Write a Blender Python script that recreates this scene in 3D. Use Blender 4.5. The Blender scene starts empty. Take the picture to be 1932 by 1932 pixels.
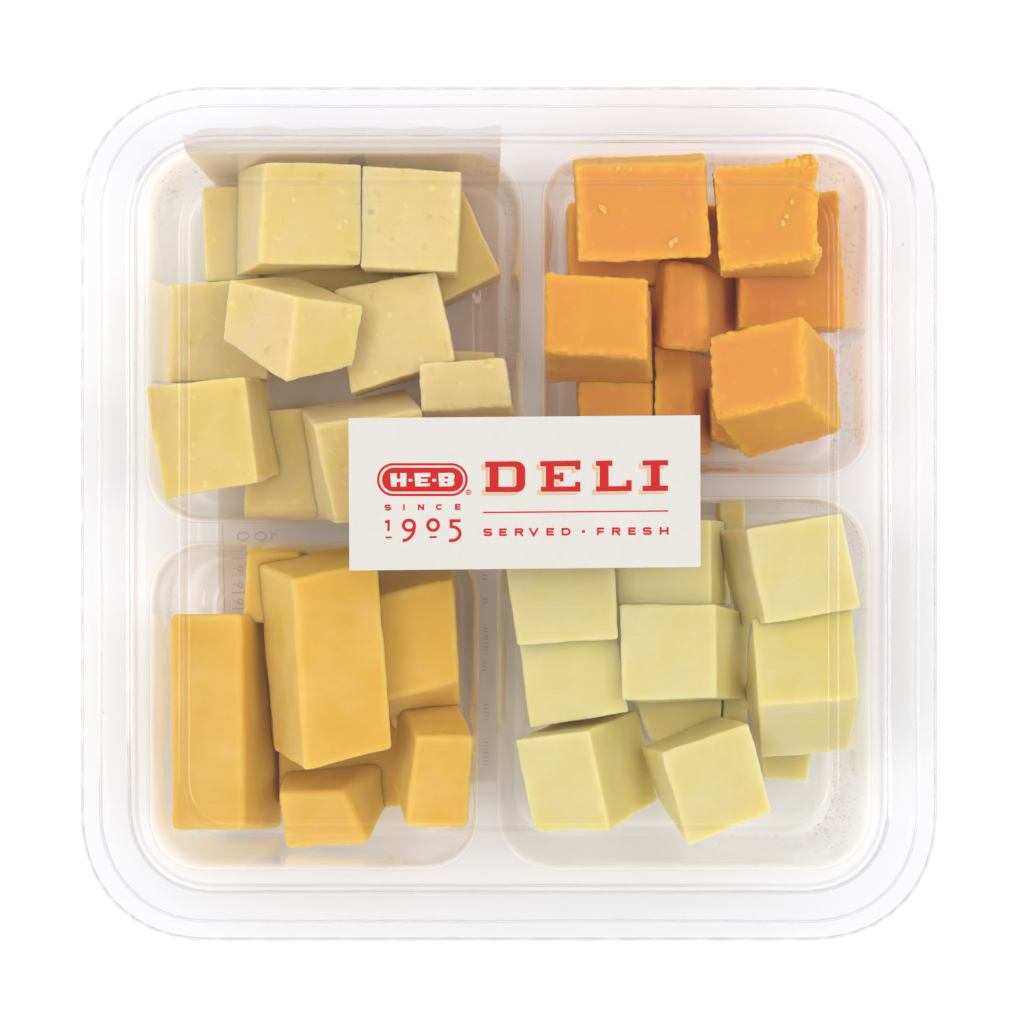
import bpy, bmesh, math, random
from mathutils import Vector, noise

# ------------------------------------------------------------------ camera, world, lamps, exposure
H, ZR = 0.55, 0.040              # camera height above the table, height of the tray rim (metres)
S = bpy.context.scene
cd = bpy.data.cameras.new("camera"); cam = bpy.data.objects.new("camera", cd)
S.collection.objects.link(cam); S.camera = cam
cam.location = (0, 0, H)
cd.sensor_width = 36; cd.lens = 36 * (H - ZR) / 0.1932
cd.clip_start = 0.01; cd.clip_end = 50

W = bpy.data.worlds.new("World"); S.world = W; W.use_nodes = True
W.node_tree.nodes["Background"].inputs[0].default_value = (0.985, 0.985, 1.0, 1)
W.node_tree.nodes["Background"].inputs[1].default_value = 0.66

def softbox(name, loc, target, size, watts, col=(1, 1, 1)):
    d = bpy.data.lights.new(name, 'AREA'); d.shape = 'RECTANGLE'
    d.size, d.size_y = size; d.energy = watts; d.color = col
    o = bpy.data.objects.new(name, d); S.collection.objects.link(o)
    o.location = loc
    o.rotation_euler = (Vector(target) - Vector(loc)).to_track_quat('-Z', 'Y').to_euler()
    return o
softbox("softbox", (-0.66, 0.10, 1.12), (0, 0, 0), (0.5, 0.6), 4.5, (1, 0.995, 0.985))
softbox("softbox", (0.66, 0.02, 1.12), (0, 0, 0), (0.5, 0.6), 4.0, (1, 0.995, 0.985))
softbox("softbox", (0.0, -0.72, 1.16), (0, 0, 0), (1.5, 0.8), 2.7, (1, 0.995, 0.985))
softbox("softbox", (0.0, 0.72, 1.16), (0, 0, 0), (1.5, 0.8), 3.9, (0.985, 0.99, 1))

S.view_settings.view_transform = 'Standard'; S.view_settings.look = 'None'
S.view_settings.exposure = 0.0; S.view_settings.gamma = 1
cy = S.cycles
cy.max_bounces = 18; cy.diffuse_bounces = 12; cy.glossy_bounces = 5
cy.transparent_max_bounces = 40; cy.transmission_bounces = 8
cy.use_denoising = True
cy.sample_clamp_indirect = 6

rnd = random.Random(7)

# ------------------------------------------------------------------ helpers
def P(px, py, z):
    """point of the place at height z that the photograph shows at (px, py) of 1932"""
    s = 1e-4 * (H - z) / (H - ZR)
    return Vector(((px - 966) * s, (966 - py) * s, z))
Q = {1: lambda a: (138 + a[0] * .45714, 138 + a[1] * .45714),
     2: lambda a: (938.4 + a[0] * .44286, 138 + a[1] * .44286),
     3: lambda a: (138 + a[0] * .42857, 966 + a[1] * .42857),
     4: lambda a: (910.8 + a[0] * .45714, 938.4 + a[1] * .45714),
     5: lambda a: (651.4 + a[0] * .35428, 772.8 + a[1] * .35428)}

def link(name, me, mats=(), parent=None):
    o = bpy.data.objects.new(name, me); S.collection.objects.link(o)
    for m in mats:
        if m.name not in [x.name for x in me.materials if x]: me.materials.append(m)
    if parent: o.parent = parent
    return o
def mesh(name, verts, faces, smooth=False):
    me = bpy.data.meshes.new(name); me.from_pydata([tuple(v) for v in verts], [], faces)
    if smooth: me.polygons.foreach_set('use_smooth', [True] * len(me.polygons))
    me.update(); return me
def tag(o, label=None, cat=None, group=None, kind=None):
    for k, v in (('label', label), ('category', cat), ('group', group), ('kind', kind)):
        if v: o[k] = v
    return o
def empty(name, loc=(0, 0, 0)):
    o = bpy.data.objects.new(name, None); S.collection.objects.link(o); o.location = loc
    o.empty_display_size = .01; return o
def fix_normals(me):
    bm = bmesh.new(); bm.from_mesh(me); bmesh.ops.recalc_face_normals(bm, faces=bm.faces); bm.to_mesh(me); bm.free()

# ------------------------------------------------------------------ materials
class NT:
    def __init__(s, name):
        s.m = bpy.data.materials.new(name); s.m.use_nodes = True; s.t = s.m.node_tree
        s.t.nodes.clear(); s.out = s.n('ShaderNodeOutputMaterial')
    def n(s, ty, **kw):
        nd = s.t.nodes.new(ty)
        for k, v in kw.items():
            if k.startswith('_'): setattr(nd, k[1:], v)
            else: nd.inputs[k].default_value = v
        return nd
    def l(s, a, b): s.t.links.new(a, b)
    def math(s, op, a, b=None):
        nd = s.n('ShaderNodeMath', _operation=op)
        for i, v in enumerate((a, b)):
            if v is None: continue
            if isinstance(v, (int, float)): nd.inputs[i].default_value = v
            else: s.l(v, nd.inputs[i])
        return nd.outputs[0]
    def mix(s, f, a, b):
        nd = s.n('ShaderNodeMix', _data_type='RGBA')
        for sock, v in ((nd.inputs['Factor'], f), (nd.inputs[6], a), (nd.inputs[7], b)):
            if isinstance(v, (int, float)): sock.default_value = v
            elif isinstance(v, tuple): sock.default_value = (*v, 1)
            else: s.l(v, sock)
        return nd.outputs[2]
    def noise(s, scale, detail=2, rough=.5, vec=None, **kw):
        nd = s.n('ShaderNodeTexNoise', Scale=scale, Detail=detail, Roughness=rough, **kw)
        if vec: s.l(vec, nd.inputs['Vector'])
        return nd.outputs['Fac']
    def ramp(s, fac, a, b):
        nd = s.n('ShaderNodeMapRange'); s.l(fac, nd.inputs[0])
        nd.inputs[1].default_value = a; nd.inputs[2].default_value = b
        return nd.outputs[0]

def simple(name, col, rough=.6, spec=.3):
    t = NT(name); b = t.n('ShaderNodeBsdfPrincipled', **{'Base Color': (*col, 1), 'Roughness': rough, 'Specular IOR Level': spec})
    t.l(b.outputs[0], t.out.inputs[0]); return t.m

def plastic(name, tint, edge, r0=.04, rough=.06, bump=.06):
    """clear sheet plastic: goes straight through, mirrors more at grazing angles, a little more tint along a slanting path"""
    t = NT(name)
    co = t.n('ShaderNodeTexCoord').outputs['Object']
    bp = t.n('ShaderNodeBump', Strength=bump, Distance=.002); t.l(t.noise(60, 2, .5, co), bp.inputs['Height'])
    lw = t.n('ShaderNodeLayerWeight', Blend=.5)
    f5 = t.math('POWER', lw.outputs['Facing'], 5.0)
    fr = t.math('ADD', t.math('MULTIPLY', f5, 1 - r0), r0)
    tr = t.n('ShaderNodeBsdfTransparent'); t.l(t.mix(t.math('POWER', lw.outputs['Facing'], 3.0), tint, edge), tr.inputs[0])
    gl = t.n('ShaderNodeBsdfGlossy', Roughness=rough, Color=(.97, .97, .98, 1)); t.l(bp.outputs[0], gl.inputs['Normal'])
    mx = t.n('ShaderNodeMixShader'); t.l(fr, mx.inputs[0]); t.l(tr.outputs[0], mx.inputs[1]); t.l(gl.outputs[0], mx.inputs[2])
    t.l(mx.outputs[0], t.out.inputs[0]); return t.m

def cheese(name, cream, skin, rough=.5, mott=.25, streak=0., sss=1., rad=(1, .72, .42), scale=.005, speck=0., edgew=.35, edgec=None, pits=0.):
    t = NT(name)
    co = t.n('ShaderNodeTexCoord').outputs['Object']
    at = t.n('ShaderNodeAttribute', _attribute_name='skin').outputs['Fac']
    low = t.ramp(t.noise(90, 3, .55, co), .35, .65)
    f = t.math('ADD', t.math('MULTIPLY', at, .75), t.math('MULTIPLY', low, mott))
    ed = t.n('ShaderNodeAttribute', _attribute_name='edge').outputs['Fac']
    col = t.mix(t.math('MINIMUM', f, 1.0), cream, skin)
    fine = t.ramp(t.noise(1500, 3, .7, co), .3, .7)
    col = t.mix(t.math('MULTIPLY', fine, .09), col, tuple(c * .80 for c in skin))
    col = t.mix(t.math('MULTIPLY', ed, edgew), col, edgec or tuple(min(.9, c * 1.12 + .03) for c in cream))
    if speck:
        sp = t.ramp(t.noise(420, 1, .5, co), .68, .75)
        col = t.mix(t.math('MULTIPLY', sp, speck), col, tuple(min(1, c * 1.2 + .06) for c in cream))
    h = t.math('ADD', t.math('MULTIPLY', t.noise(1100, 4, .65, co), .6), t.math('MULTIPLY', t.noise(260, 3, .6, co), .8))
    if streak:
        mp = t.n('ShaderNodeMapping'); t.l(co, mp.inputs[0]); mp.inputs['Scale'].default_value = (1, 14, 3)
        st = t.noise(90, 4, .6, mp.outputs[0])
        h = t.math('ADD', h, t.math('MULTIPLY', st, streak))
        col = t.mix(t.math('MULTIPLY', t.ramp(st, .5, .8), .22), col, tuple(c * .88 for c in skin))
    if pits:
        pt = t.ramp(t.noise(330, 2, .5, co), .655, .72)
        h = t.math('SUBTRACT', h, t.math('MULTIPLY', pt, 2.2 * pits)); col = t.mix(t.math('MULTIPLY', pt, .35), col, tuple(c * .8 for c in skin))
    bp = t.n('ShaderNodeBump', Strength=.16, Distance=.0006); t.l(h, bp.inputs['Height'])
    b = t.n('ShaderNodeBsdfPrincipled', **{'Roughness': rough, 'Specular IOR Level': .07, 'Subsurface Weight': sss,
            'Subsurface Radius': rad, 'Subsurface Scale': scale})
    t.l(col, b.inputs['Base Color']); t.l(bp.outputs[0], b.inputs['Normal'])
    t.l(b.outputs[0], t.out.inputs[0]); return t.m

M_TABLE = simple("white_surface", (.97, .97, .97), .9, .0)
M_LID = plastic("lid_plastic", (.992, .992, .993), (.88, .87, .87), .018, .03, .04)
M_LIDRIM = plastic("lid_rim_plastic", (.968, .970, .977), (.46, .45, .47), .035, .035, .04)
M_TRAY = plastic("tray_plastic", (.997, .997, .996), (.96, .94, .925), .018, .035, .45)  # warm edge tint: light bounced from the cheese, painted into the wall colour
M_RIM = plastic("tray_rim_plastic", (.968, .970, .977), (.48, .44, .43), .035, .035, .04)
M_DROP = plastic("condensation", (.98, .97, .96), (.62, .55, .48), .10, .05, 0)
M_PALE = cheese("ivory_cheese", (.745, .60, .33), (.725, .565, .185), .5, .6, speck=.25, streak=.35, pits=1.)
M_ORANGE = cheese("orange_cheddar", (.745, .315, .075), (.76, .375, .042), .5, .5, speck=.25, rad=(1, .75, .5), scale=.003, edgew=.9, edgec=(.86, .50, .06))
M_GOLD = cheese("golden_cheese", (.765, .52, .15), (.72, .445, .062), .45, .8, streak=1.2)
M_JACK = cheese("white_cheese", (.715, .64, .37), (.69, .595, .205), .5, .6, streak=.3)
M_CRUMB = cheese("cheese_crumb", (.82, .46, .12), (.82, .48, .13), .6, .3, sss=0)

# ------------------------------------------------------------------ table
tb = link("table_surface", mesh("table_surface", [(-6, -6, 0), (6, -6, 0), (6, 6, 0), (-6, 6, 0)], [(0, 1, 2, 3)]), [M_TABLE])
tag(tb, kind='structure')

# ------------------------------------------------------------------ rounded outlines and shells
def outline(x0, y0, x1, y1, r, nc=24, ns=24, z=0., wob=0., sup=2.25):
    """closed outline given in photograph pixels at height z, counter-clockwise from the right end of the top edge"""
    pts = []
    cs = [(x1 - r, y0 + r, 90), (x0 + r, y0 + r, 180), (x0 + r, y1 - r, 270), (x1 - r, y1 - r, 0)]
    for i, (cx, cy_, a0) in enumerate(cs):
        for k in range(nc + 1):
            a = math.radians(a0 - 90 + 90 * k / nc) if False else math.radians(a0 - 90 + 90 * k / nc)
            c, s_ = math.cos(a), math.sin(a)
            e = 2 / sup
            pts.append((cx + r * math.copysign(abs(c) ** e, c), cy_ - r * math.copysign(abs(s_) ** e, s_)))
        nx = cs[(i + 1) % 4]; a = math.radians(a0)
        q = (nx[0] + r * math.cos(a), nx[1] - r * math.sin(a)); p = pts[-1]
        for k in range(1, ns):
            f = k / ns; pts.append((p[0] + (q[0] - p[0]) * f, p[1] + (q[1] - p[1]) * f))
    out = []
    for i, (x, y) in enumerate(pts):
        v = P(x, y, z)
        if wob:
            n = noise.noise(Vector((x * .006, y * .006, 3.1 + z * 100)))
            d = Vector((x - 966, 966 - y, 0)).normalized()
            v = v + d * wob * n
        out.append(v)
    return out
def bridge(name, rings, cap=False):
    n = len(rings[0]); V = [v for r in rings for v in r]; F = []
    for k in range(len(rings) - 1):
        for i in range(n):
            j = (i + 1) % n
            F.append((k * n + i, k * n + j, (k + 1) * n + j, (k + 1) * n + i))
    if cap: F.append(tuple(range((len(rings) - 1) * n, len(rings) * n)))
    me = mesh(name, V, F, True); me.set_sharp_from_angle(angle=math.radians(40)); return me
def shell(o, th, off=-1):
    md = o.modifiers.new("thickness", 'SOLIDIFY'); md.thickness = th; md.offset = off; md.use_even_offset = False

OX0, OY0, OX1, OY1 = 152, 163, 1768, 1775
def O(inset, z, r=None, wob=0., **k):
    return outline(OX0 + inset, OY0 + inset, OX1 - inset, OY1 - inset, (r if r else 250 - inset * .92), 28, 40, z, wob, **k)

# ------------------------------------------------------------------ tray: rim with four openings, four compartments
tray = empty("food_tray")
tag(tray, "clear plastic four compartment tray standing on the white surface, holding the cheese", "tray")
ZP = .0362       # level of the web between the compartments
LIPS = {1: (274, 283, 986, 986, 112), 2: (1023, 283, 1643, 898, 100), 3: (282, 1023, 902, 1642, 108), 4: (938, 937, 1643, 1642, 118)}
# rim: flange, step down, web
bm = bmesh.new()
rings = []
edge = O(0, .0352)
edge = [v + Vector((v.x, v.y, 0)).normalized() * (.00010 * math.sin(i * 2.1)) for i, v in enumerate(edge)]   # knurled edge
for r in (edge, O(1.5, .0386), O(4, .0391), O(103, .0391, 158, .0002), O(105, .0388, 157, .0002), O(106, ZP + .0004, 156, .0002), O(109, ZP, 154, .0002)):
    rings.append([bm.verts.new(v) for v in r])
n = len(rings[0])
for a, b in zip(rings[:-1], rings[1:]):
    for i in range(n):
        bm.faces.new((a[i], a[(i + 1) % n], b[(i + 1) % n], b[i]))
def flat_fill(bm, ring, holes, z):
    es = []
    for lp in [ring] + holes:
        for i in range(len(lp)):
            a, b = lp[i], lp[(i + 1) % len(lp)]
            es.append(bm.edges.get((a, b)) or bm.edges.new((a, b)))
    return bmesh.ops.triangle_fill(bm, use_beauty=True, use_dissolve=False, edges=es, normal=(0, 0, 1))
holes = []
for k, (x0, y0, x1, y1, r) in LIPS.items():
    holes.append([bm.verts.new(v) for v in outline(x0, y0, x1, y1, r, 20, 20, ZP)])
flat_fill(bm, rings[-1], holes, ZP)
bmesh.ops.recalc_face_normals(bm, faces=bm.faces)
me = bpy.data.meshes.new("rim"); bm.to_mesh(me); bm.free()
me.polygons.foreach_set('use_smooth', [True] * len(me.polygons)); me.set_sharp_from_angle(angle=math.radians(22))
for p in me.polygons: p.use_smooth = len(p.vertices) == 4
rim = link("rim", me, [M_RIM], tray); shell(rim, .00035); es = rim.modifiers.new('crisp_edges', 'EDGE_SPLIT'); es.split_angle = math.radians(30)

WELL = {}
def real_rr(x0, y0, x1, y1, r, z):
    # an outline in metres
    pts = []
    cs = [(x1 - r, y1 - r, 90), (x0 + r, y1 - r, 180), (x0 + r, y0 + r, 270), (x1 - r, y0 + r, 0)]
    for i, (cx, cy_, a0) in enumerate(cs):
        for k in range(21):
            a = math.radians(a0 - 90 + 90 * k / 20); c, s_ = math.cos(a), math.sin(a); e = 2 / 2.25
            pts.append(Vector((cx + r * math.copysign(abs(c) ** e, c), cy_ + r * math.copysign(abs(s_) ** e, s_), z)))
        nx = cs[(i + 1) % 4]; a = math.radians(a0)
        q = Vector((nx[0] + r * math.cos(a), nx[1] + r * math.sin(a), z)); p = pts[-1]
        for k in range(1, 20): pts.append(p.lerp(q, k / 20))
    return pts
for k, (x0, y0, x1, y1, r) in LIPS.items():
    a, b = P(x0, y1, ZP), P(x1, y0, ZP); rr = r * 1.007e-4
    prof = [(0.00004, ZP), (.0002, ZP - .0002), (.0005, ZP - .0009), (.0009, ZP - .0030)]
    for f in (.25, .5, .75): prof.append((.0009 + .0021 * f, ZP - .003 + (.0058 - ZP + .003) * f))
    for q in range(0, 7):
        an = math.radians(90 * q / 6); prof.append((.0030 + .0045 * (1 - math.cos(an)), .0058 - .0045 * math.sin(an) - .0002))
    prof.append((.0088, .0011)); prof.append((.0093, .0015)); prof.append((.0105, .0016))
    rg = []
    for ins, z in prof:
        ring = real_rr(a.x + ins, a.y + ins, b.x - ins, b.y - ins, max(rr - ins * .72, .002), z)
        if .003 < z < ZP - .002:
            ring = [v + Vector((noise.noise(v * 55 + Vector((k, 0, 0))), noise.noise(v * 55 + Vector((0, k, 9))), 0)) * .00045 for v in ring]
        rg.append(ring)
    WELL[k] = rg
    c = link("compartment", bridge("compartment", rg, True), [M_TRAY], tray); fix_normals(c.data); shell(c, .0003, 0)

# ------------------------------------------------------------------ lid
def fillet_profile(cp):
    """(inset, z) points of a profile whose corners are rounded; cp = (inset, z, fillet), all in tenths of a millimetre"""
    out = [(cp[0][0], cp[0][1])]
    for i in range(1, len(cp) - 1):
        a, p, b = (Vector(cp[k][:2]) for k in (i - 1, i, i + 1)); f = cp[i][2]
        f1 = min(f, (p - a).length * .45); f2 = min(f, (b - p).length * .45)
        q0 = p + (a - p).normalized() * f1; q2 = p + (b - p).normalized() * f2
        hold = q0 + (a - q0).normalized() * min(1., (a - q0).length * .3)
        out.append(tuple(hold))
        for k in range(7):
            t = k / 6; out.append(tuple(q0 * (1 - t) ** 2 + p * 2 * t * (1 - t) + q2 * t * t))
        out.append(tuple(q2 + (b - q2).normalized() * min(1., (b - q2).length * .3)))
    out.append(cp[-1][:2])
    return out
def lid_ring(ins, z):
    w = .00025 * min(1, max(0, (ins - 20) / 15)) * (1 if ins < 120 else 0)
    if ins <= 103: return O(ins, z * 1e-4, 250 - ins * .88, w)
    f = (ins - 103) / 90
    lp = lambda a, b: a + (b - a) * f
    return outline(lp(255, 345), lp(266, 343), lp(1665, 1575), lp(1672, 1568), max(60, lp(159, 96)), 28, 40, z * 1e-4)
LP = fillet_profile([(0, 360, 0), (.6, 412, 4), (34.5, 412.2, 1.2), (36.5, 431, 2.2), (88.5, 431.6, 2.5), (92, 470, 5), (188, 470.6, 4), (195, 480, 5), (203, 462, 5), (216, 462, 0)])
lid = tag(link("lid", bridge("lid", [lid_ring(a, z) for a, z in LP], True), [M_LID]),
    "clear plastic lid with stepped rim snapped over the whole tray", "lid")
fix_normals(lid.data); lid.data.materials.append(M_LIDRIM)
NO = 4 * (29 + 39); NRIM = sum(1 for a, z in LP if a < 96)
for i, p in enumerate(lid.data.polygons):
    if i < NRIM * NO: p.material_index = 1        # the thicker folded rim
shell(lid, .0004)
ZL = .0463

# ------------------------------------------------------------------ stickers
M_PAPER = None
def paper(name, col, n=500, thin=0.):
    t = NT(name); co = t.n('ShaderNodeTexCoord').outputs['Object']
    f = t.ramp(t.noise(n, 4, .7, co), .3, .7)
    c = t.mix(f, tuple(x * .975 for x in col), col)
    bp = t.n('ShaderNodeBump', Strength=.08, Distance=.0003); t.l(t.noise(900, 3, .6, co), bp.inputs['Height'])
    b = t.n('ShaderNodeBsdfPrincipled', Roughness=.6, **{'Specular IOR Level': .25})
    t.l(c, b.inputs['Base Color']); t.l(bp.outputs[0], b.inputs['Normal'])
    if thin:
        tl = t.n('ShaderNodeBsdfTranslucent'); t.l(c, tl.inputs[0]); mx = t.n('ShaderNodeMixShader', Fac=thin)
        t.l(b.outputs[0], mx.inputs[1]); t.l(tl.outputs[0], mx.inputs[2]); t.l(mx.outputs[0], t.out.inputs[0])
    else: t.l(b.outputs[0], t.out.inputs[0])
    return t.m
LABELCOL = (.625, .608, .567)
M_PAPER = paper("sticker_paper", LABELCOL)
M_RED = paper("red_ink", (.53, .008, .008), 900)
M_TAN = paper("tan_ink", (.66, .42, .20), 900)
M_CREAM = paper("paper_print", tuple(c * 1.0 for c in LABELCOL), 900)

st = empty("front_sticker", (0, 0, ZL))
tag(st, "off white rectangular sticker with red deli lettering, in the middle of the lid", "sticker")
def L5(x, y, z): return P(*Q[5]((x, y)), z) - Vector((0, 0, ZL))
cor = [(17, 45), (1890, 30), (1893, 838), (22, 857)]
V = []; F = []
NX, NY = 30, 14
for zz in (ZL + .00014, ZL + .00004):
    for j in range(NY + 1):
        for i in range(NX + 1):
            u, v = i / NX, j / NY
            x = (cor[0][0] * (1 - u) + cor[1][0] * u) * (1 - v) + (cor[3][0] * (1 - u) + cor[2][0] * u) * v
            y = (cor[0][1] * (1 - u) + cor[1][1] * u) * (1 - v) + (cor[3][1] * (1 - u) + cor[2][1] * u) * v
            V.append(L5(x, y, zz))
W1 = NX + 1; N1 = W1 * (NY + 1)
for j in range(NY):
    for i in range(NX):
        q = (j * W1 + i, (j + 1) * W1 + i, (j + 1) * W1 + i + 1, j * W1 + i + 1)
        F.append(q); F.append(tuple(N1 + a for a in reversed(q)))
bd = [i for i in range(W1)] + [j * W1 + NX for j in range(1, NY + 1)] + [NY * W1 + i for i in range(NX - 1, -1, -1)] + [j * W1 for j in range(NY - 1, 0, -1)]
for a, b in zip(bd, bd[1:] + bd[:1]): F.append((a, b, b + N1, a + N1))
link("paper", mesh("paper", V, F), [M_PAPER], st)

ZI = ZL + .00014
def poly_mesh(name, polys, lev, parent, mat, to3=None):
    """flat print from polygons with holes: [(outer, [holes])] in sticker pixels"""
    to3 = to3 or (lambda x, y, z: L5(x, y, z))
    bm = bmesh.new()
    for q, (outer, hol) in enumerate(polys):
        z = ZI + lev * .00002 + q * .000003
        es = []
        for lp in [outer] + hol:
            vs = [bm.verts.new(to3(x, y, z)) for x, y in lp]
            for i in range(len(vs)): es.append(bm.edges.new((vs[i], vs[(i + 1) % len(vs)])))
        bmesh.ops.triangle_fill(bm, use_beauty=True, edges=es, normal=(0, 0, 1))
    for f in bm.faces:
        f.normal_update()
        if f.normal.z < 0: f.normal_flip()
    me = bpy.data.meshes.new(name); bm.to_mesh(me); bm.free()
    return link(name, me, [mat], parent)
def stroke(pts, w, closed=False, taper=None):
    """outline of a thick line: (outer, holes)"""
    n = len(pts); Lf, Rt = [], []
    for i in range(n):
        p = Vector(pts[i]);
        a = Vector(pts[i - 1]) if (i > 0 or closed) else None
        b = Vector(pts[(i + 1) % n]) if (i < n - 1 or closed) else None
        d1 = (p - a).normalized() if a is not None else (b - p).normalized()
        d2 = (b - p).normalized() if b is not None else d1
        n1 = Vector((-d1.y, d1.x)); n2 = Vector((-d2.y, d2.x)); m = (n1 + n2)
        m = m.normalized() if m.length > 1e-6 else n1
        h = w / 2 * (taper[i] if taper else 1) / max(.5, m.dot(n1))
        Lf.append(tuple(p + m * h)); Rt.append(tuple(p - m * h))
    if closed: return (Lf, [Rt])
    return (Lf + Rt[::-1], [])
def arc(cx, cy_, rx, ry, a0, a1, n=14):
    return [(cx + rx * math.cos(math.radians(a0 + (a1 - a0) * i / n)), cy_ + ry * math.sin(math.radians(a0 + (a1 - a0) * i / n))) for i in range(n + 1)]
def rect(x0, y0, x1, y1): return ([(x0, y0), (x1, y0), (x1, y1), (x0, y1)], [])

def glyph(ch, x0, y0, x1, y1, w):
    """wide sans capitals between the given bounds (y downwards)"""
    h = w / 2; a, b, c, d = x0 + h, x1 - h, y0 + h, y1 - h; m = (c + d) / 2; mx = (a + b) / 2
    rq = (d - c) / 4
    if ch == 'S':
        r = min(rq, (b - a) / 2)
        pts = [(b, c + r * .75)] + arc(b - r, c + r, r, r, -20, -90, 5)[1:] + arc(a + r, c + r, r, r, -90, -270, 9) + arc(b - r, d - r, r, r, -90, 90, 9) + arc(a + r, d - r, r, r, 90, 160, 5) + [(a, d - r * .75)]
        return [stroke(pts, w)]
    if ch == 'E': return [stroke([(x1, c), (a, c), (a, d), (x1, d)], w), stroke([(a, m), (x1 - w * .3, m)], w)]
    if ch == 'F': return [stroke([(x1, c), (a, c), (a, y1)], w), stroke([(a, m + h * .3), (x1 - w * .3, m + h * .3)], w)]
    if ch == 'I': return [rect(x0, y0, x1, y1)]
    if ch == 'N': return [stroke([(a, y1), (a, y0)], w), stroke([(b, y1), (b, y0)], w), stroke([(a, y0 + h * .6), (b, y1 - h * .6)], w * 1.05)]
    if ch == 'C':
        rx, ry = (b - a) / 2, (d - c) / 2
        return [stroke(arc(mx, m, rx, ry, -38, -322, 22), w)]
    if ch == 'R':
        r = rq
        return [stroke([(a, y1), (a, c)] + arc(b - r, c + r, r, r, -90, 90, 8) + [(a + h, c + 2 * r)], w), stroke([(mx, c + 2 * r), (b + h * .5, y1)], w)]
    if ch == 'V': return [stroke([(x0 + h, y0), (mx, y1 - h * .5), (x1 - h, y0)], w)]
    if ch == 'D':
        r = (d - c) / 2
        return [stroke([(a, c)] + arc(b - r, m, r, r, -90, 90, 12) + [(a, d)], w, True)]
    if ch == 'H': return [stroke([(a, y0), (a, y1)], w), stroke([(b, y0), (b, y1)], w), stroke([(a, m), (b, m)], w)]
    if ch == '.': return [rect(x0, y0, x1, y1)]
tilt = lambda x: -.008 * (x - 735)

# badge
badge = None
def stadium(x0, y0, x1, y1, r):
    return [p for cx, cy_, a in ((x0 + r, y0 + r, 180), (x1 - r, y0 + r, 270), (x1 - r, y1 - r, 0), (x0 + r, y1 - r, 90)) for p in arc(cx, cy_, r, r, a, a + 90, 12)]
badge = poly_mesh("badge", [(stadium(196, 309, 628, 437, 62), [])], 1, st, M_RED)
poly_mesh("badge_ring", [(stadium(169, 285, 652, 461, 86), [stadium(182, 298, 639, 448, 74)])], 1, badge, M_RED)
Zq = 3
hx = [(241, 338), (279, 337), (281, 366), (294, 366), (293, 337), (332, 336)]
def letter(polys, parent, mat=M_RED, lev=1, name="letter"): return poly_mesh(name, polys, lev, parent, mat)
# H E B drawn in the close-up crop of the badge and carried over
z7 = lambda pts: [((1280 + x * .17598 - 1180) / .64182, (1560 + y * .17598 - 1400) / .64182) for x, y in pts]
letter([(z7([(305, 330), (430, 325), (435, 437), (500, 436), (500, 325), (624, 325), (612, 583), (503, 585), (503, 494), (432, 496), (430, 585), (324, 587)]), [])], badge, M_CREAM, 3)
letter([(z7([(772, 325), (1088, 320), (1080, 398), (898, 400), (898, 436), (1032, 436), (1030, 490), (898, 490), (898, 525), (1080, 525), (1070, 580), (795, 582)]), [])], badge, M_CREAM, 3)
letter([(z7([(1238, 325), (1490, 318), (1535, 330), (1558, 375), (1550, 420), (1532, 455), (1550, 500), (1545, 545), (1515, 572), (1480, 580), (1258, 582)]),
         [z7([(1362, 392), (1420, 388), (1438, 410), (1420, 432), (1362, 434)]), z7([(1362, 488), (1410, 486), (1428, 505), (1410, 524), (1362, 526)])])], badge, M_CREAM, 3)
for x in (697, 1158):
    letter([(z7([(x + 42 * math.cos(a), 463 + 30 * math.sin(a)) for a in [i * math.pi / 8 for i in range(16)]]), [])], badge, M_CREAM, 3, "dot")
letter([stroke(arc(656, 440, 13, 13, 0, 360, 24)[:-1], 4, True)] + [stroke([(651, 448), (651, 433), (659, 433), (661, 437), (659, 441), (652, 441)], 3), stroke([(655, 441), (661, 448)], 3)], st, M_RED, 1, "registered_mark")
# SINCE
for ch, x0, x1 in (('S', 209, 245), ('I', 308, 317), ('N', 387, 420), ('C', 482, 519), ('E', 584, 614)):
    letter(glyph(ch, x0, 505 + tilt(x0) - 4, x1, 537 + tilt(x0) - 4, 9), st)
# 1905 from the same close-up
letter([(z7([(200, 1248), (232, 1238), (300, 1232), (296, 1445), (275, 1455), (246, 1445), (252, 1300), (205, 1298)]), []), (z7([(205, 1570), (225, 1557), (320, 1555), (345, 1572), (325, 1590), (225, 1594)]), [])], st, name="digit")
letter([(lambda s: (z7(s[0]), [z7(h) for h in s[1]]))(stroke(arc(668, 1338, 107, 100, 0, 360, 40)[:-1], 62, True)),
        (lambda s: (z7(s[0]), []))(stroke(arc(545, 1360, 228, 275, -8, 90, 24), 62))], st, name="digit")
letter([(lambda s: (z7(s[0]), [z7(h) for h in s[1]]))(stroke(arc(1138, 1333, 104, 104, 0, 360, 40)[:-1], 62, True)),
        (z7([(1066, 1550), (1205, 1545), (1212, 1575), (1200, 1586), (1072, 1590)]), [])], st, name="digit")
letter([(lambda s: (z7(s[0]), []))(stroke([(1672, 1248), (1489, 1252), (1489, 1362)] + arc(1500, 1500, 160, 135, -85, 90, 26) + [(1445, 1636)], 62))], st, name="digit")
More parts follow.
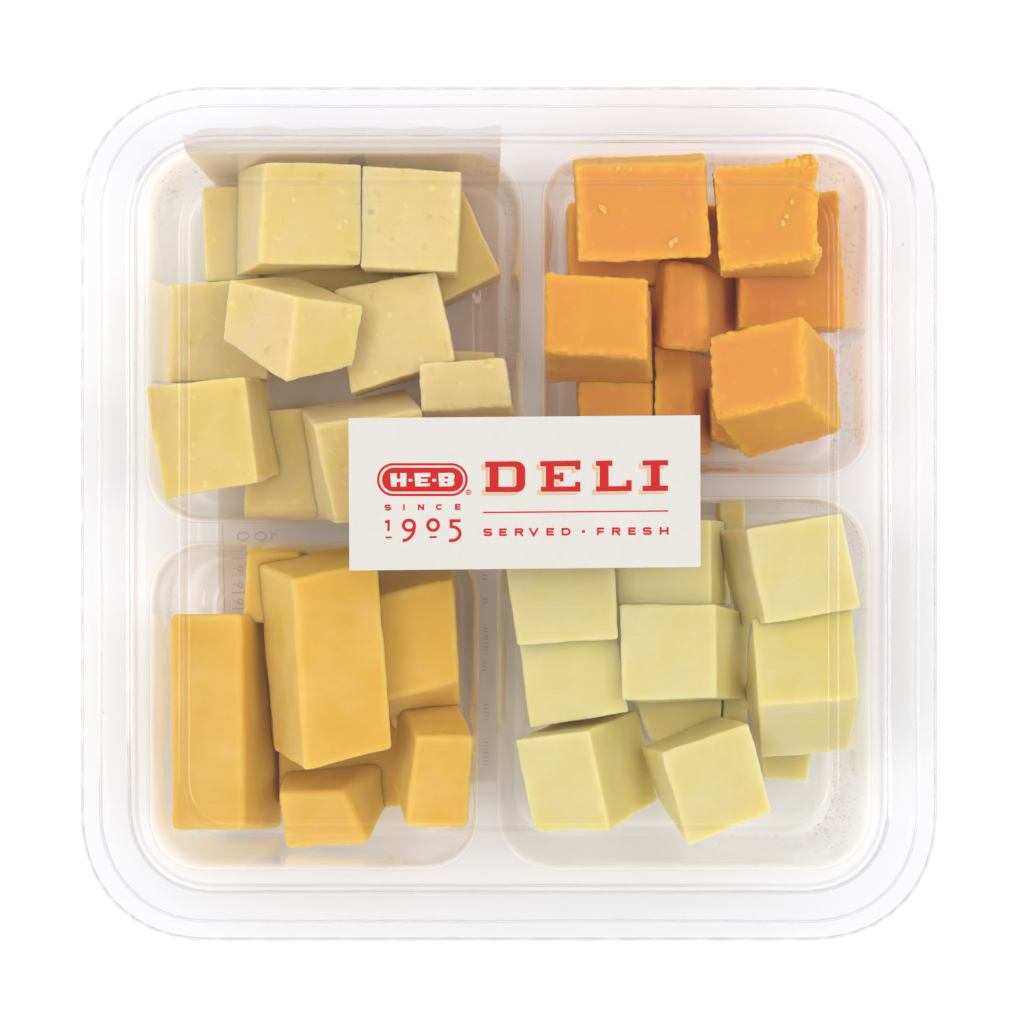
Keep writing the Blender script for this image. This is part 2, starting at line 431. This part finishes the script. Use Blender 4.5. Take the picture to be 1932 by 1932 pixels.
# DELI with the tan drop outline
def slab(ch, dx=0, dy=0, g=0):
    def R(x0, y0, x1, y1): return ([(x0 + dx - g, y0 + dy - g), (x1 + dx + g, y0 + dy - g), (x1 + dx + g, y1 + dy + g), (x0 + dx - g, y1 + dy + g)], [])
    if ch == 'D':
        o = [(745, 277), (905, 275)] + arc(912, 322, 46, 46, -90, 0, 8) + arc(912, 394, 46, 46, 0, 90, 8) + [(746, 440), (746, 411), (768, 411), (768, 307), (745, 307)]
        i = [(816, 306), (898, 305)] + arc(896, 321, 15, 15, -60, 0, 4) + arc(896, 395, 15, 15, 0, 60, 4) + [(898, 411), (816, 411)]
        o = [(x + dx + (g if x > 850 else -g), y + dy + (g if y > 360 else -g)) for x, y in o]; i = [(x + dx + (-g if x > 850 else g), y + dy + (-g if y > 360 else g)) for x, y in i]
        return [(o, [i])]
    if ch == 'E':
        o = [(1038, 275), (1252, 271), (1252, 320), (1224, 320), (1224, 302), (1112, 303), (1112, 345), (1142, 345), (1142, 336), (1162, 336), (1162, 383), (1142, 383), (1142, 372), (1112, 372), (1112, 410), (1224, 409), (1224, 385), (1252, 385), (1252, 437), (1042, 438), (1042, 411), (1068, 411), (1068, 303), (1038, 303)]
    if ch == 'L':
        o = [(1335, 273), (1422, 271), (1422, 300), (1402, 300), (1402, 408), (1496, 407), (1496, 376), (1525, 376), (1525, 434), (1335, 437), (1335, 409), (1355, 409), (1355, 301), (1335, 301)]
    if ch == 'I':
        o = [(1583, 271), (1719, 269), (1719, 297), (1675, 298), (1675, 405), (1719, 404), (1719, 433), (1583, 435), (1583, 406), (1627, 405), (1627, 298), (1583, 299)]
    if g:
        cx = sum(p[0] for p in o) / len(o); n = len(o); q = []
        for k in range(n):
            p, a, b = Vector(o[k]), Vector(o[k - 1]), Vector(o[(k + 1) % n])
            d1, d2 = (p - a).normalized(), (b - p).normalized()
            q.append((p.x + g * (d1.y + d2.y), p.y - g * (d1.x + d2.x)))
        o = q
    return [([(x + dx, y + dy) for x, y in o], [])]
for ch in "DELI":
    b = letter(slab(ch), st, M_RED, 5)
    letter(slab(ch, -20, 17), b, M_TAN, 1, "letter_shadow")
    letter(slab(ch, -3, 2, 4), b, M_CREAM, 3, "letter_outline")
letter([stroke([(733, 548), (1720, 540)], 8)], st, name="rule_line")
for ch, x0, x1 in (('S', 735, 783), ('E', 820, 860), ('R', 903, 949), ('V', 976, 1031), ('E', 1071, 1112), ('D', 1152, 1200), ('.', 1260, 1277), ('F', 1340, 1379), ('R', 1420, 1466), ('E', 1507, 1547), ('S', 1584, 1633), ('H', 1674, 1722)):
    y0, y1 = (633, 674) if ch != '.' else (646, 661)
    letter(glyph(ch, x0, y0 + tilt(x0), x1, y1 + tilt(x0), 11), st, name="letter" if ch != '.' else "dot")

# back sticker: under the floor of the tray, folded up the outside of its far wall
M_BACK = paper("back_sticker_paper", (.98, .935, .885), thin=.35)
bs = empty("back_sticker")
tag(bs, "pinkish beige paper sticker under the tray, folded up its far wall", "sticker")
wt = P(0, 283, ZP).y
prof = [(P(0, 1478, .0004).y, .0004)] + [(-.045 + i * .0107, .0004) for i in range(10)] + [(wt - .0036, .0006), (wt - .0027, .0025), (wt - .0022, .008), (wt - .0012, .020), (wt - .0001, .0325), (wt + .0008, .0348), (wt + .0022, .0354), (P(0, 241, .0356).y, .0356)]
V, F = [], []
NC = 40
for r_, (y, z) in enumerate(prof):
    f = min(1, max(0, z / .0356))
    xl = P(412, 0, .0004).x * (1 - f) + P(346, 0, .0356).x * f
    xr = P(940, 0, .0004).x * (1 - f) + P(945, 0, .0356).x * f
    for i in range(NC + 1):
        u = i / NC; x = xl + (xr - xl) * u; yy = y
        if r_ == 0: yy += .0005 * noise.noise(Vector((x * 1500, 0, 1))) + .0004 * rnd.random()
        if r_ == len(prof) - 1: yy += .0006 * noise.noise(Vector((x * 160, 0, 5))) - (0.0012 if u < .05 else 0) + (.0003 if u > .97 else 0)
        V.append((x, yy, z))
for r_ in range(len(prof) - 1):
    for i in range(NC):
        a = r_ * (NC + 1) + i; F.append((a, a + 1, a + NC + 2, a + NC + 1))
sh = link("paper", mesh("paper", V, F), [M_BACK], bs); shell(sh, .0001, 0)
M_FAINT = paper("ink_showing_through", (.72, .60, .54), 900)
def back3(x, y, z): return P(x, y, .00050 + (z - ZI))
def bl(polys, name="letter"): return poly_mesh(name, polys, 0, bs, M_FAINT, back3)
z6 = lambda pts: [((700 + x * .2588) / 1.81159, (1780 + y * .2588) / 1.81159) for x, y in pts]
for cx in (505, 735): bl([(lambda s: (z6(s[0]), [z6(h) for h in s[1]]))(stroke(arc(cx, 205, 75, 52, 0, 360, 24)[:-1], 22, True))], "digit")
bl([(lambda s: (z6(s[0]), []))(stroke([(950, 185), (885, 165), (885, 250)], 24))], "digit")
bl([(lambda s: (z6(s[0]), []))(stroke([(235, 60), (262, 1190)], 10))], "print_line")
for y in (500, 720, 950, 1165): bl([(z6(stroke([(360, y), (520, y - 6)], 16)[0]), [])], "print_line")
for y in (620, 830, 1050): bl([(lambda s: (z6(s[0]), [z6(h) for h in s[1]]))(stroke(arc(470, y + 20, 32, 36, 0, 360, 14)[:-1], 14, True)), (lambda s: (z6(s[0]), []))(stroke([(380, y), (520, y + 60)], 12))], "print_mark")
for yy, l in ((1085, 14), (1130, 20), (1185, 60), (1250, 26), (1330, 40), (1400, 50)):
    k = rnd.uniform(914, 918)
    for q in range(int(l / 7)):
        bl([(stroke([(k - 5, yy + q * 7), (k + 4, yy + q * 7 + rnd.uniform(-2, 2))], 2.2)[0], [])], "print_mark")

# ------------------------------------------------------------------ cheese
def lattice(n):
    idx = {}; pts = []; faces = []
    def vid(i, j, k):
        key = (i, j, k)
        if key not in idx: idx[key] = len(pts); pts.append(key)
        return idx[key]
    for ax in range(3):
        for side in (0, n):
            for a in range(n):
                for b in range(n):
                    q = []
                    for da, db in ((0, 0), (1, 0), (1, 1), (0, 1)):
                        c = [0, 0, 0]; c[ax] = side; c[(ax + 1) % 3] = a + da; c[(ax + 2) % 3] = b + db
                        q.append(vid(*c))
                    if side == 0: q.reverse()
                    faces.append((tuple(q), ax, side))
    return pts, faces
LAT = {}
def block(well, name, T, zt, B, zb, mat, label, group, n=26, rad=.0005, low=.00026, fine=.00004, crumble=0., skin=None, pits=(), crumbs=(), tufts=()):
    """a cut cheese block from its eight corners; T = near face (4 photo points), B = some far corners seen in the photo"""
    zt = [zt] * 4 if isinstance(zt, (int, float)) else zt
    zb = [zb] * 4 if isinstance(zb, (int, float)) else zb
    q = Q[well]
    Tc = [P(*q(p), z * .001) for p, z in zip(T, zt)]
    Bs = {i: P(*q(p), zb[i] * .001) for i, p in B.items()}
    off = sum(((Bs[i] - Tc[i]) for i in Bs), Vector()) / len(Bs) if Bs else Vector()
    Bc = [Bs.get(i, Vector((Tc[i].x + off.x, Tc[i].y + off.y, zb[i] * .001))) for i in range(4)]
    if n not in LAT: LAT[n] = lattice(n)
    pts, faces = LAT[n]
    lens = [((Tc[1] - Tc[0]).length + (Tc[2] - Tc[3]).length) / 2, ((Tc[0] - Tc[3]).length + (Tc[1] - Tc[2]).length) / 2, ((Tc[0] - Bc[0]).length + (Tc[2] - Bc[2]).length) / 2]
    ctr = (sum(Tc, Vector()) + sum(Bc, Vector())) / 8
    seed = Vector((rnd.uniform(0, 50), rnd.uniform(0, 50), rnd.uniform(0, 50)))
    def sp(i): t = i / n; return .45 * t + .55 * (.5 - .5 * math.cos(math.pi * t))
    V = []
    E = []
    for key in pts:
        p = [sp(i) for i in key]; r = [min(.3, rad / max(l, 1e-5)) for l in lens]
        c = [min(max(a, b), 1 - b) for a, b in zip(p, r)]
        d = Vector([(a - b) / e for a, b, e in zip(p, c, r)])
        if d.length > 0: d = d / max(1.0, d.length)
        u, v, w = [a + e * x for a, e, x in zip(c, r, d)]           # u: west-east, v: south-north, w: far-near
        f = lambda C: C[3].lerp(C[2], u).lerp(C[0].lerp(C[1], u), v)
        x = f(Bc).lerp(f(Tc), w)
        de = sorted(min(a, 1 - a) * l for a, l in zip(p, lens))     # distance to the second nearest face = to the nearest edge
        E.append((de[1], p, d.copy()))
        V.append(x)
    # displacement along the outward direction
    out = []
    axes = [((Tc[1] - Tc[0]) + (Tc[2] - Tc[3])).normalized(), ((Tc[0] - Tc[3]) + (Tc[1] - Tc[2])).normalized(), None]
    axes[2] = axes[0].cross(axes[1])
    for x, key, (de, p, dr) in zip(V, pts, E):
        nrm = (axes[0] * dr.x + axes[1] * dr.y + axes[2] * dr.z).normalized()
        y = x + seed
        dsp = low * noise.noise(y * 130) + low * .5 * noise.noise(y * 330) + fine * noise.noise(y * 1400)
        if crumble:
            e = max(0., 1 - de / .0016)
            a = noise.noise(y * 750); b = noise.noise(y * 1700 + Vector((3, 3, 3)))
            dsp += crumble * e * (1.0 * a + .6 * b - .1) + crumble * .10 * noise.noise(y * 900)
        for (tx, ty, tr, th) in tufts:
            dd = math.hypot(p[0] - tx, p[1] - ty)
            if p[2] > .5 and dd < tr: dsp += th * (1 - dd / tr) * (.75 + .7 * noise.noise(y * 1900))
        x = x + nrm * dsp
        for (tx, ty, tr, th) in pits:
            if key[2] == n:
                dd = math.hypot((p[0] - tx) * lens[0], (p[1] - ty) * lens[1])
                if dd < tr: x = x - axes[2] * th * (1 - (dd / tr) ** 2)
        out.append(x - ctr)
    me = mesh(name, out, [f for f, _, _ in faces], True)
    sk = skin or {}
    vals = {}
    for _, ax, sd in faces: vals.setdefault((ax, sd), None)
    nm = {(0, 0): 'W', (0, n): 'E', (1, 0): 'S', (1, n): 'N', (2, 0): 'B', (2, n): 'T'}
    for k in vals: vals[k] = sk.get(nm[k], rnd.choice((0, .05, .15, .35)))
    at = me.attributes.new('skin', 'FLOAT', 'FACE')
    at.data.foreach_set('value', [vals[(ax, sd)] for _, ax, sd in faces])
    ea = me.attributes.new('edge', 'FLOAT', 'POINT')
    ea.data.foreach_set('value', [max(0., 1 - de / (.0026 if crumble > .0002 else .0016)) * (.55 + .45 * noise.noise((x + seed) * 500)) for (de, _, _), x in zip(E, V)])
    fix_normals(me)
    o = link(name, me, [mat]); o.location = ctr
    tag(o, label, "cheese", group)
    for (u, v, s_) in crumbs:
        c = Tc[3].lerp(Tc[2], u).lerp(Tc[0].lerp(Tc[1], u), v) - ctr + axes[2] * s_ * .25
        bmc = bmesh.new(); bmesh.ops.create_icosphere(bmc, subdivisions=2, radius=s_)
        for vv in bmc.verts:
            k = 1 + .9 * noise.noise(vv.co * (1.4 / s_) + seed * (1 + u))
            vv.co = Vector((vv.co.x * k * rnd.uniform(.9, 1.1), vv.co.y * k * 1.2, vv.co.z * .5 * k)) + c
        mc = bpy.data.meshes.new("crumb"); bmc.to_mesh(mc); bmc.free()
        link("crumb", mc, [M_CRUMB], o)
    return o

G1 = "ivory cheese cubes in the largest upper left compartment"
G2 = "orange cheddar cubes in the upper right compartment"
G3 = "golden cheese blocks in the lower left compartment"
G4 = "pale white cheese cubes in the lower right compartment"
def b1(T, zt, B, zb, label, **k): return block(1, k.pop('name', "cheese_cube"), T, zt, B, zb, M_PALE, label, G1, **k)
def b2(T, zt, B, zb, label, **k):
    k.setdefault('rad', .0008); k.setdefault('crumble', .0004); k.setdefault('n', 48)
    return block(2, k.pop('name', "cheese_cube"), T, zt, B, zb, M_ORANGE, label, G2, **k)
def b3(T, zt, B, zb, label, **k): k.setdefault('rad', .0009); return block(3, k.pop('name', "cheese_cube"), T, zt, B, zb, M_GOLD, label, G3, **k)
def b4(T, zt, B, zb, label, **k): return block(4, k.pop('name', "cheese_cube"), T, zt, B, zb, M_JACK, label, G4, **k)

# upper left
b1([(788, 364), (1192, 376), (1186, 792), (768, 786)], 34, {0: (680, 405), 3: (670, 840), 2: (1152, 806)}, 17, "ivory cheese cube at the top centre of its compartment, showing a paler slanting left side", n=36, skin={'T': .55, 'W': .0, 'S': .5}, low=.00025)
b1([(1193, 381), (1603, 407), (1584, 822), (1187, 800)], [33.8, 33, 33, 33.8], {}, 17, "pitted ivory cheese cube with small holes, joined flush to the cube on its left", n=60, low=.0001, crumble=.00014, skin={'T': .05},
   pits=((.10, .55, .0008, .0006), (.32, .29, .0005, .0004), (.40, .48, .0004, .0003), (.66, .24, .0007, .0003), (.20, .66, .0004, .0003)))
b1([(1585, 440), (1770, 826), (1400, 1005), (1215, 620)], 16.5, {}, 2, "darker ivory cheese cube turned to a diamond, half hidden below the pitted cube", skin={'T': .75})
b1([(528, 470), (760, 470), (765, 862), (548, 862)], 17, {}, 2, "ivory cheese cube low against the far left corner, mostly hidden by a neighbour")
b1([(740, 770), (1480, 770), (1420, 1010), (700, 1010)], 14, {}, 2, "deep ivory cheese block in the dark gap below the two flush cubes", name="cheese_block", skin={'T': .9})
b1([(400, 876), (800, 842), (800, 1260), (392, 1275)], 18, {}, 2, "ivory cheese cube at the left wall under the tilted ridge cube", skin={'T': .1, 'W': .6})
b1([(640, 850), (922, 925), (882, 1280), (614, 1103)], [27, 36, 36, 27], {1: (1203, 960), 2: (1160, 1212)}, [22, 32, 32, 22], "ivory cheese cube tipped up on edge with a sharp ridge facing up", skin={'T': .0, 'E': .55, 'N': .5}, crumble=.00015, n=36)
b1([(1080, 892), (1497, 816), (1577, 1186), (1146, 1322)], [25, 30, 32, 27], {}, 12, "large flat ivory cheese cube leaning right, right of the ridge cube", n=40, crumble=.00018, skin={'T': .15})
b1([(1427, 1197), (1783, 1170), (1812, 1372), (1440, 1394)], 33, {3: (1440, 1500), 2: (1835, 1500)}, 16, "small ivory cheese cube with a ragged lower edge beside the right wall", crumble=.0003, n=40, skin={'T': .0, 'S': .5})
b1([(1560, 1150), (1740, 1152), (1740, 1400), (1560, 1400)], 15, {}, 2, "sliver of a deep ivory cheese cube behind the small ragged cube")
b1([(298, 1296), (708, 1252), (762, 1692), (376, 1757)], [30, 32, 32, 30], {1: (806, 1268), 2: (880, 1645)}, 13, "yellowest ivory cheese cube in the lower left corner with shaded right side", skin={'T': .8, 'E': .7, 'S': .3}, n=34, low=.00028)
b1([(992, 1452), (1440, 1388), (1478, 1800), (1086, 1862)], 33, {0: (935, 1380), 1: (1372, 1300), 3: (1000, 1810)}, 15, "bright yellow topped ivory cheese cube passing under the left edge of the front sticker", skin={'T': .75, 'N': .0, 'W': .2})
b1([(730, 1390), (1050, 1380), (1052, 1812), (704, 1810)], 17, {}, 2, "low ivory cheese cube at the near wall between the yellow corner cube and the sticker", skin={'T': .4})

# upper right
b2([(333, 398), (888, 378), (912, 786), (346, 808)], [33, 33, 34, 34], {0: (318, 362), 1: (884, 338)}, 17, "widest orange cheddar cube along the far wall, crumbs on its top", name="cheese_cube", skin={'T': .1, 'N': .8},
   crumbs=((.19, .56, .0005), (.21, .52, .0004), (.70, .16, .00055), (.74, .20, .00045), (.33, .97, .0005), (.42, .95, .0004)))
b2([(918, 402), (1350, 372), (1366, 792), (952, 846)], 34, {3: (955, 872), 2: (1350, 868)}, 17, "orange cheddar cube with torn frayed right edge in the far right corner", skin={'T': .5, 'S': .3, 'E': .9}, crumble=.0006, n=60,
   tufts=((.92, 1.0, .20, .0017), (.72, 1.0, .08, .0010), (1, .10, .09, .0011), (1, .65, .12, .0006)), crumbs=((.70, .46, .0004), (.66, .4, .0005), (.76, .6, .0005)))
b2([(1042, 520), (1452, 502), (1486, 1086), (1028, 1092)], 17, {}, 2, "deep long orange cheddar block below the frayed cube along the right wall", name="cheese_block", skin={'T': .05}, crumble=.0004, n=56)
b2([(300, 545), (700, 545), (700, 900), (310, 900)], 17, {}, 2, "low orange cheddar cube hidden under the widest cube, showing at its left", skin={'T': 0})
b2([(705, 560), (1026, 560), (1020, 850), (705, 850)], 16, {}, 2, "deep orange cheddar cube showing between the widest cube and the central one", skin={'T': 0})
b2([(330, 905), (715, 905), (700, 1200), (330, 1200)], 14, {}, 2, "deep orange cheddar cube under the bright one at the left wall, a sliver showing", skin={'T': 0})
b2([(203, 846), (638, 872), (641, 1222), (196, 1186)], [33, 34, 34, 33], {2: (664, 1322), 3: (234, 1322)}, 15, "bright orange cheddar cube at the left wall with a dull front side", skin={'T': .55, 'S': .0}, n=52)
b2([(722, 800), (875, 812), (905, 1196), (692, 1174)], 23, {0: (610, 765), 1: (1030, 850), 2: (1000, 1125), 3: (632, 1170)}, 4, "deep reddish orange cheddar cube at the centre between the surrounding cubes", skin={'T': .0, 'E': .0}, crumble=.0003, rad=.0015)
b2([(345, 1300), (662, 1310), (662, 1700), (352, 1700)], 16, {}, 2, "low orange cheddar cube behind the upper edge of the front sticker, left one", skin={'T': .2})
b2([(667, 1162), (815, 1180), (842, 1618), (668, 1640)], 17, {1: (925, 1215), 2: (917, 1618)}, 2, "low orange cheddar cube touching the sticker's upper right corner, dark right side", skin={'T': .3})
b2([(900, 1120), (1300, 1030), (1309, 1384), (918, 1478)], [29, 31, 34, 33], {3: (1062, 1650), 2: (1472, 1532), 1: (1440, 1184)}, [16, 16, 18, 18], "orange cheddar cube tilted toward its lower right corner with three faces showing", skin={'T': .1, 'S': .55, 'E': .5}, crumble=.0005, n=60)
b2([(905, 1330), (1100, 1330), (1042, 1602), (916, 1556)], 14, {}, 2, "small orange cheddar piece peeping out under the tilted three faced cube", skin={'T': .6})

# lower left
b3([(420, 452), (743, 446), (754, 1400), (428, 1398)], 24, {1: (882, 466), 2: (928, 1392)}, 3, "long upright golden cheese block standing alone along the left wall", name="cheese_block", n=40, rad=.0014, low=.0002, skin={'T': .05, 'W': .6, 'E': .7})
b3([(968, 300), (1342, 216), (1408, 1044), (1020, 1140)], 34, {0: (806, 228), 1: (1215, 148), 3: (884, 1055)}, 16, "tallest golden cheese block passing under the sticker's lower left corner, pointed at its near end", name="cheese_block", n=40, skin={'T': .4, 'W': .0, 'N': .6}, low=.00025)
b3([(1340, 374), (1673, 292), (1700, 745), (1372, 830)], 27, {0: (1345, 255), 1: (1682, 236), 2: (1705, 930), 3: (1405, 960)}, 8, "golden cheese cube right of the tallest one, its far side dark under the sticker", n=34, skin={'T': .7})
b3([(764, 178), (1000, 172), (1000, 500), (744, 480)], 17, {}, 2, "deep golden cheese cube peeping out left of the tallest cube", skin={'T': .3})
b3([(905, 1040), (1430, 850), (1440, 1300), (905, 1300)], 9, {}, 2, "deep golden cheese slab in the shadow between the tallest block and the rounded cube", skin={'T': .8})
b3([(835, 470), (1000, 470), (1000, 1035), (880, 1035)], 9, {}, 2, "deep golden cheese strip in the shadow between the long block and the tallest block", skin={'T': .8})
b3([(897, 1232), (1190, 1226), (1306, 1468), (929, 1492)], 24, {0: (925, 1130), 1: (1385, 1082), 2: (1385, 1300)}, 6, "golden cheese cube at the near wall with a rounded right corner", n=34, rad=.0016, skin={'T': .1, 'N': .7, 'E': .8})
b3([(1508, 988), (1766, 988), (1738, 1392), (1463, 1393)], 31, {0: (1428, 826), 1: (1693, 822), 3: (1405, 1190)}, 14, "golden cheese cube in the near right corner with three faces showing", n=34, skin={'T': .35, 'N': .7, 'W': .4})

# lower right
b4([(75, 180), (540, 170), (556, 582), (146, 612)], [33, 33, 34, 34], {}, 16, "pale white cheese cube just below the sticker at the left wall", skin={'T': .15})
b4([(150, 600), (558, 570), (604, 886), (196, 953)], 29, {}, 11, "pale white cheese cube stepped under the front of the one at the left wall", skin={'T': .3})
b4([(566, 445), (960, 441), (966, 830), (570, 840)], 33, {1: (1104, 482), 2: (1084, 828)}, 15, "pale white cheese cube in the very middle of its compartment, yellower right side", n=34, skin={'T': .15, 'E': .8})
b4([(545, 100), (940, 92), (946, 450), (556, 447)], 29, {1: (1010, 100), 2: (1026, 444)}, 13, "pale white cheese cube tucked under the lower right part of the sticker", skin={'T': .2, 'E': .7})
b4([(1086, 130), (1484, 64), (1562, 456), (1166, 526)], [34, 34, 34, 34], {0: (958, 142), 3: (1056, 526)}, 17, "pale white cheese cube in the far right corner turned to show its left side", n=34, skin={'T': .1, 'W': .35})
b4([(1112, 498), (1524, 446), (1556, 826), (1140, 856)], [30, 30, 34, 34], {3: (1150, 1078), 2: (1510, 1048), 0: (1082, 815)}, [14, 14, 20, 20], "pale white cheese cube at the right wall creased across the middle into two faces", n=34, skin={'T': .65, 'S': .15, 'W': .6})
b4([(130, 1002), (440, 962), (524, 1378), (210, 1380)], [31, 33, 33, 31], {1: (642, 876), 2: (724, 1252)}, 14, "pale white cheese cube in the near left corner with a greener right side", n=34, skin={'T': .25, 'E': .9, 'N': .7})
b4([(737, 1055), (1100, 930), (1196, 1300), (850, 1442)], 33, {0: (650, 1032), 1: (975, 900), 3: (722, 1245)}, 16, "pale white cheese cube at the near wall standing askew, centre front", n=34, skin={'T': .2, 'W': .5, 'N': .6})
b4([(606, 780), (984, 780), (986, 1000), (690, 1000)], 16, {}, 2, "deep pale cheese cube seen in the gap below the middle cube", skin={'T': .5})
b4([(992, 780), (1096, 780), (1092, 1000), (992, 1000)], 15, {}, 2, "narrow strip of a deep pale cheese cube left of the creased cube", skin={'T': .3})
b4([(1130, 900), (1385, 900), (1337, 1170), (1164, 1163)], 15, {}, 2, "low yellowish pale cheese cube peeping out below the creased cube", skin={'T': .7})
b4([(972, 20), (1085, 40), (1082, 136), (990, 136)], 16, {}, 2, "small low pale cheese piece at the far wall beside the sticker's right edge", skin={'T': .5})

# ------------------------------------------------------------------ condensation on the compartment walls
def droplets(well, spots, n, rmin, rmax, parent):
    """tiny beads of water lying on the inner wall; spots = (index along the outline 0..1, spread, depth 0..1, spread)"""
    rg = WELL[well]; N = len(rg[0]); V, F = [], []
    ico = bmesh.new(); bmesh.ops.create_icosphere(ico, subdivisions=1, radius=1); iv = [v.co.copy() for v in ico.verts]; iff = [[v.index for v in f.verts] for f in ico.faces]; ico.free()
    for _ in range(n):
        a, sa, d, sd = rnd.choice(spots)
        t = (a + rnd.gauss(0, sa)) % 1.0; h = min(.97, max(.03, d + rnd.gauss(0, sd)))
        i = t * N; i0 = int(i) % N; f = i - int(i)
        k = 3 + h * 6; k0 = int(k); g = k - k0
        p = rg[k0][i0].lerp(rg[k0][(i0 + 1) % N], f).lerp(rg[k0 + 1][i0].lerp(rg[k0 + 1][(i0 + 1) % N], f), g)
        r = rmin + (rmax - rmin) * rnd.random() ** 2.5; b = len(V)
        c = Vector((rg[0][0].x + rg[0][N // 2].x, rg[0][0].y + rg[0][N // 2].y, 0)) / 2
        inn = Vector((c.x - p.x, c.y - p.y, 0)).normalized()
        for v in iv:
            w = Vector((v.x * rnd.uniform(.8, 1.2), v.y, v.z * 1.6)) * r
            w -= inn * w.dot(inn) * .5
            V.append(p + inn * r * .2 + w)
        F += [tuple(b + q for q in ff) for ff in iff]
    o = link("water_droplets", mesh("water_droplets", V, F, True), [M_DROP], parent); o['kind'] = 'stuff'
comps = [o for o in tray.children if o.name.startswith("compartment")]
# outline runs: top right corner 0-.13, top edge, top left .25-.38, left edge, bottom left .5-.63, bottom edge, bottom right .75-.88, right edge .88-1
droplets(1, [(.06, .035, .15, .12), (.14, .06, .1, .1), (.33, .05, .3, .2), (.97, .04, .5, .3)], 420, .00008, .00035, comps[0])
droplets(2, [(.93, .05, .35, .25), (.88, .03, .4, .25), (.06, .05, .4, .3), (.18, .06, .2, .15)], 700, .00008, .00042, comps[1])
droplets(3, [(.80, .04, .5, .3), (.36, .03, .2, .2)], 90, .00007, .00028, comps[2])
droplets(4, [(.81, .04, .55, .15), (.86, .04, .5, .2), (.15, .06, .15, .1), (.06, .04, .2, .2)], 1700, .00006, .00030, comps[3])

# ------------------------------------------------------------------ stray crumbs on the rim and wall
for (px, py, z, r, lab) in ((1702, 297, .0436, .00042, "tiny cheese crumb on the lid rim near the far right corner"), (1703, 461, .0436, .0005, "tiny cheese crumb on the right lid rim beside the orange cubes"), (195, 1345, .0436, .00032, "tiny cheese crumb on the left lid rim beside the golden block")):
    bmc = bmesh.new(); bmesh.ops.create_icosphere(bmc, subdivisions=2, radius=r * .65)
    for v in bmc.verts: v.co = v.co * (1 + .6 * noise.noise(v.co * 2600 + Vector((px, 0, 0)))); v.co.z *= .5
    mc = bpy.data.meshes.new("crumb"); bmc.to_mesh(mc); bmc.free()
    o = link("cheese_crumb", mc, [M_PALE]); o.location = P(px, py, z); tag(o, lab, "crumb", "stray crumbs on the lid rim")
